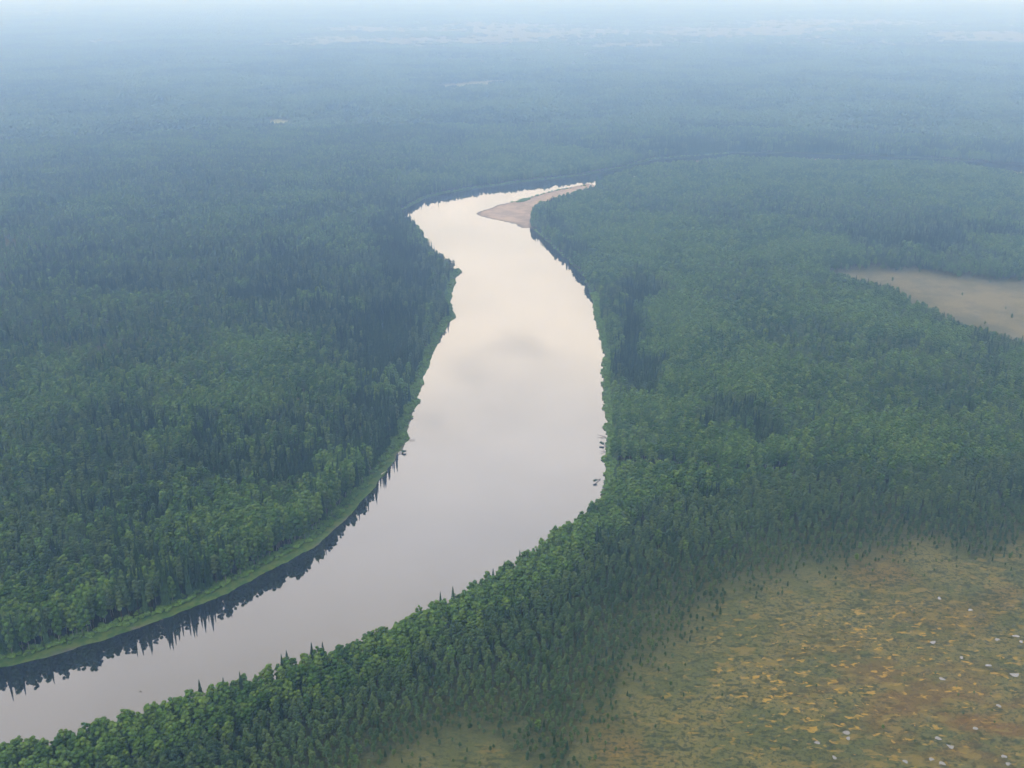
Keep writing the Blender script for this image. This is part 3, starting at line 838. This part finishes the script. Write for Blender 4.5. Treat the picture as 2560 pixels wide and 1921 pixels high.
s_m = rng.integers(0, 3, len(sx)); s_r = rng.uniform(0, 6.28, len(sx))
cX, cY = pixel(sx, sy, sz_ + 1.2)
svis = (cX > 5) & (cX < 2207) & (cY > 5) & (cY < 1655)
# hidden behind the near bank treeline: not candidates
hid = (sm_[k] == 1.5) & (cY > 1100)
sco = np.where(svis & ~hid, s_sc / np.hypot(sy, CAM_H), 0)
order = np.argsort(-sco)
protosh = [bpy.data.objects.new("willow_shrub", m_) for m_ in SHR]
for t in order[:300]:
    o = protosh[int(s_m[t])].copy(); COL.objects.link(o)
    o.location = (float(sx[t]), float(sy[t]), float(sz_[t])); o.rotation_euler = (0, 0, float(s_r[t])); o.scale = (float(s_sc[t]),) * 3
    szw = "low" if s_sc[t] < .8 else "tall"
    pos = "at the left edge" if sX[t] < 150 else "at the left" if sX[t] < 300 else "below the left forest" if sX[t] < 480 else "near the bright birches" if sX[t] < 640 else "where the strip narrows" if sX[t] < 760 else "at the river bend"
    tag(o, szw + " green shrub behind the left bank grass, " + pos, "shrub", szw + " willow shrubs on the left bank " + pos)
rest = order[300:]
scatter("shrub_thicket", srccol["shrub"], np.stack([sx, sy, sz_], 1)[rest], s_r[rest], (s_sc[rest], s_sc[rest]), s_m[rest],
        "light green shrub thicket fringing both banks of the river", "shrubs")

# ------------------------------------------------------------------ bog pools
M_POOL = make_water_mat("pool_water", ior=2.5, base=(0.05, 0.055, 0.05), ripple=0.001)
def src3(a, b): return ((1660 + a / 2.458) / 1.1573, (1300 + b / 2.458) / 1.1573)
POOLS = [(1690, 495, 26, 13, 0), (2045, 747, 30, 13, 0), (1825, 862, 26, 12, 0), (1990, 908, 40, 16, 0), (2155, 970, 58, 30, 1), (1705, 990, 42, 18, 1),
         (1120, 1325, 60, 18, 1), (940, 1383, 36, 14, 0), (1910, 1297, 34, 16, 0), (2055, 1155, 30, 18, 0), (1760, 1412, 50, 24, 1), (1705, 1508, 46, 28, 1),
         (1480, 1500, 34, 12, 0), (2085, 1468, 36, 12, 0), (2110, 1515, 30, 20, 0), (1650, 765, 46, 14, 0), (2160, 728, 48, 8, 0), (1680, 1355, 46, 18, 1),
         (1640, 1486, 26, 10, 0), (1045, 1476, 26, 9, 0), (2192, 762, 22, 12, 0), (1880, 566, 30, 10, 0), (1130, 1358, 20, 8, 0)]
for q, (a, b, wd, ht, cres) in enumerate(POOLS):
    X, Y = src3(a, b); x, y = ground(X, Y)
    x1, _ = ground(X + wd * .42 / 2.845, Y); _, y1 = ground(X, Y - ht * .42 / 2.845)
    rx, ry = max(abs(x1 - x), 1.0), max(abs(y1 - y), 1.2)
    rnd = random.Random(q); n = 22; vs = []
    ph = rnd.uniform(0, 6.28)
    zz = 0.62 + 1.3
    for k_ in range(n):
        an = 6.283 * k_ / n
        rr = 1 + 0.18 * math.sin(2 * an + ph) + 0.12 * math.sin(3 * an + ph * 2) + rnd.uniform(-.06, .06)
        px, py = math.cos(an) * rx * rr, math.sin(an) * ry * rr
        if cres: py -= 0.8 * ry * (px / rx) ** 2 * (1 if q % 2 else -1)
        vs.append((px, py, 0))
    vs.append((0, 0, 0))
    o = mesh_obj("bog_pool", vs, [(k_, (k_ + 1) % n, n) for k_ in range(n)], M_POOL)
    o.location = (x, y, 0)
    o["kind"] = "structure"
    sdq, _ = river_sd(np.array([x]), np.array([y]))
    bq, sq, _, _ = zones(np.array([x]), np.array([y]))
    ring = np.array([(x + dx * rx, y + dy * ry) for dx in np.linspace(-1.2, 1.2, 7) for dy in np.linspace(-1.2, 1.2, 7)])
    rsd, _ = river_sd(ring[:, 0], ring[:, 1]); rb, rs, _, _ = zones(ring[:, 0], ring[:, 1])
    o.location.z = float(height(ring[:, 0], ring[:, 1], rsd, rs, rb).max()) + 0.05

# ------------------------------------------------------------------ drift logs and trees fallen into the river
def log_thing(name, X0, Y0, X1, Y1, z0, z1, r, label, cat, m=M_DEAD, twigs=0, leaves=False):
    a = Vector((*ground(X0, Y0, z0), z0)); b = Vector((*ground(X1, Y1, z1), z1))
    rnd = random.Random(int(X0 + Y0)); L_ = (b - a).length
    e = bpy.data.objects.new(name, None); COL.objects.link(e); e.location = a; tag(e, label, cat)
    d = b - a
    bm = bmesh.new(); p = Vector((0, 0, 0)); nseg = 5
    for k_ in range(nseg):
        p2 = d * (k_ + 1) / nseg + Vector((rnd.uniform(-.1, .1), rnd.uniform(-.1, .1), rnd.uniform(0, .08)))
        cone_tube(bm, p, p2, r * (1 - .14 * k_), r * (1 - .14 * (k_ + 1)), 7); p = p2
    o = bpy.data.objects.new("trunk", to_mesh(bm, "trunk", [m])); COL.objects.link(o); o.parent = e
    if twigs:
        bm = bmesh.new()
        for k_ in range(twigs):
            t = rnd.uniform(.35, 1); s = d * t; w_ = Vector((rnd.uniform(-1, 1), rnd.uniform(-1, 1), rnd.uniform(.1, 1.0))).normalized() * rnd.uniform(.8, 2.0)
            cone_tube(bm, s, s + w_, r * .3, r * .08, 4)
        o = bpy.data.objects.new("branches", to_mesh(bm, "branches", [m])); COL.objects.link(o); o.parent = e
    if leaves:
        bm = bmesh.new()
        for k_ in range(7):
            c = d * rnd.uniform(.4, 1) + Vector((rnd.uniform(-.6, .6), rnd.uniform(-.6, .6), rnd.uniform(.2, 1.0)))
            lump(bm, c, rnd.uniform(.5, 1.0), 1, rnd, .8, .25)
            for _ in range(12): sprig(bm, c + Vector((rnd.uniform(-1, 1), rnd.uniform(-1, 1), rnd.uniform(-.3, .9))), (0, 0, 1), .3, rnd)
        o = bpy.data.objects.new("crown", to_mesh(bm, "crown", [M_SPRUCE])); COL.objects.link(o); o.parent = e
    return e
log_thing("drift_log", 824, 1025, 832, 1019, 1.5, 1.7, 0.32, "bleached white log lying on the grassy left bank above the dark reflections", "log")
log_thing("fallen_tree", 862, 979, 878, 976, 0.5, 0.8, 0.3, "fallen tree with a leafy tip pointing from the left bank over the river", "fallen tree", M_BARK, 8, True)
log_thing("fallen_tree", 884, 951, 897, 950, 0.4, 0.5, 0.2, "thin bare branch reaching from the left bank into the pale water", "fallen tree", M_BARK, 4)
log_thing("fallen_tree", 1309, 945, 1291, 940, 0.4, 1.0, 0.28, "upper of the fallen trees stretched from the right bank over the water", "fallen tree", M_BARK, 10)
log_thing("fallen_tree", 1310, 964, 1296, 958, 0.4, 1.3, 0.3, "leafy fallen tree in the middle of the tangle on the right bank", "fallen tree", M_BARK, 8, True)
log_thing("fallen_tree", 1308, 976, 1297, 975, 0.4, 0.8, 0.22, "lowest short fallen tree of the tangle on the right bank", "fallen tree", M_BARK, 6)
log_thing("fallen_tree", 1297, 1035, 1282, 1041, 0.4, 1.2, 0.3, "fallen tree lying in the water above the corner of the near bank", "fallen tree", M_BARK, 8, True)
log_thing("floating_branch", 301, 1495, 306, 1494, 0.03, 0.1, 0.16, "tiny dark branch floating on the river at lower left", "branch", M_BARK, 3)
# the white bird over the wooded point
def bird():
    x, y = ground(1371, 382, 24); e = bpy.data.objects.new("white_bird", None); COL.objects.link(e); e.location = (x, y, 24)
    tag(e, "tiny white bird flying over the wooded point beyond the sandbar", "bird")
    m, t, b = mat("white_feathers"); b.inputs["Base Color"].default_value = (.85, .85, .83, 1)
    bm = bmesh.new(); rnd = random.Random(1)
    st = [(-.85, .02), (-.6, .12), (-.2, .24), (.2, .26), (.5, .16), (.68, .13), (.85, .10), (1.0, .02)]
    rings = []
    for (px, r_) in st:
        rings.append([bm.verts.new((px, math.cos(6.283 * k_ / 8) * r_, math.sin(6.283 * k_ / 8) * r_ * .9 + (.06 if px > .55 else 0))) for k_ in range(8)])
    for a, b_ in zip(rings[:-1], rings[1:]):
        for k_ in range(8): bm.faces.new((a[k_], a[(k_ + 1) % 8], b_[(k_ + 1) % 8], b_[k_]))
    o = bpy.data.objects.new("body", to_mesh(bm, "body", [m], True)); COL.objects.link(o); o.parent = e
    for s in (-1, 1):
        bm = bmesh.new(); pr = [(.35, -.3, 0, 0), (.45, -.35, .8, .35), (.25, -.4, 1.5, .45), (-.2, -.45, 2.1, .3)]
        tops = [(bm.verts.new((f, s * yy, z_ + .04)), bm.verts.new((bk, s * yy, z_ + .02)), bm.verts.new(((f + bk) / 2, s * yy, z_ - .03))) for f, bk, yy, z_ in pr]
        for a, b_ in zip(tops[:-1], tops[1:]):
            for i_ in range(3): bm.faces.new((a[i_], a[(i_ + 1) % 3], b_[(i_ + 1) % 3], b_[i_]))
        o = bpy.data.objects.new("wing", to_mesh(bm, "wing", [m])); COL.objects.link(o); o.parent = e
    e.rotation_euler = (0, 0, R(60))
bird()

# ------------------------------------------------------------------ the air
DENS = (1.24e-4, 2.12e-4, 3.80e-4)
x0, x1, y0, y1, z0, z1 = -18500, 18500, -300, 26800, -4.0, 372.0
hv = [(a, b, c) for c in (z0, z1) for b in (y0, y1) for a in (x0, x1)]
hf = [(0, 2, 3, 1), (4, 5, 7, 6), (0, 1, 5, 4), (2, 6, 7, 3), (0, 4, 6, 2), (1, 3, 7, 5)]
mh = bpy.data.materials.new("haze_air"); mh.use_nodes = True
t = mh.node_tree; t.nodes.clear()
o_ = t.nodes.new("ShaderNodeOutputMaterial"); pv = t.nodes.new("ShaderNodeVolumePrincipled")
mxd = max(DENS)
pv.inputs["Color"].default_value = (DENS[0] / mxd, DENS[1] / mxd, 1, 1)
pv.inputs["Absorption Color"].default_value = (1, 1, 1, 1)
pv.inputs["Density"].default_value = mxd
pv.inputs["Anisotropy"].default_value = 0.74
t.links.new(pv.outputs[0], o_.inputs["Volume"])
hz = mesh_obj("haze", hv, hf, mh)
tag(hz, kind="stuff")
hz["label"] = "thin blue haze over the forest plain"
hz["category"] = "haze"
print("trees", len(T["x"]), "tiles", len(fx), "shrubs", len(sx))
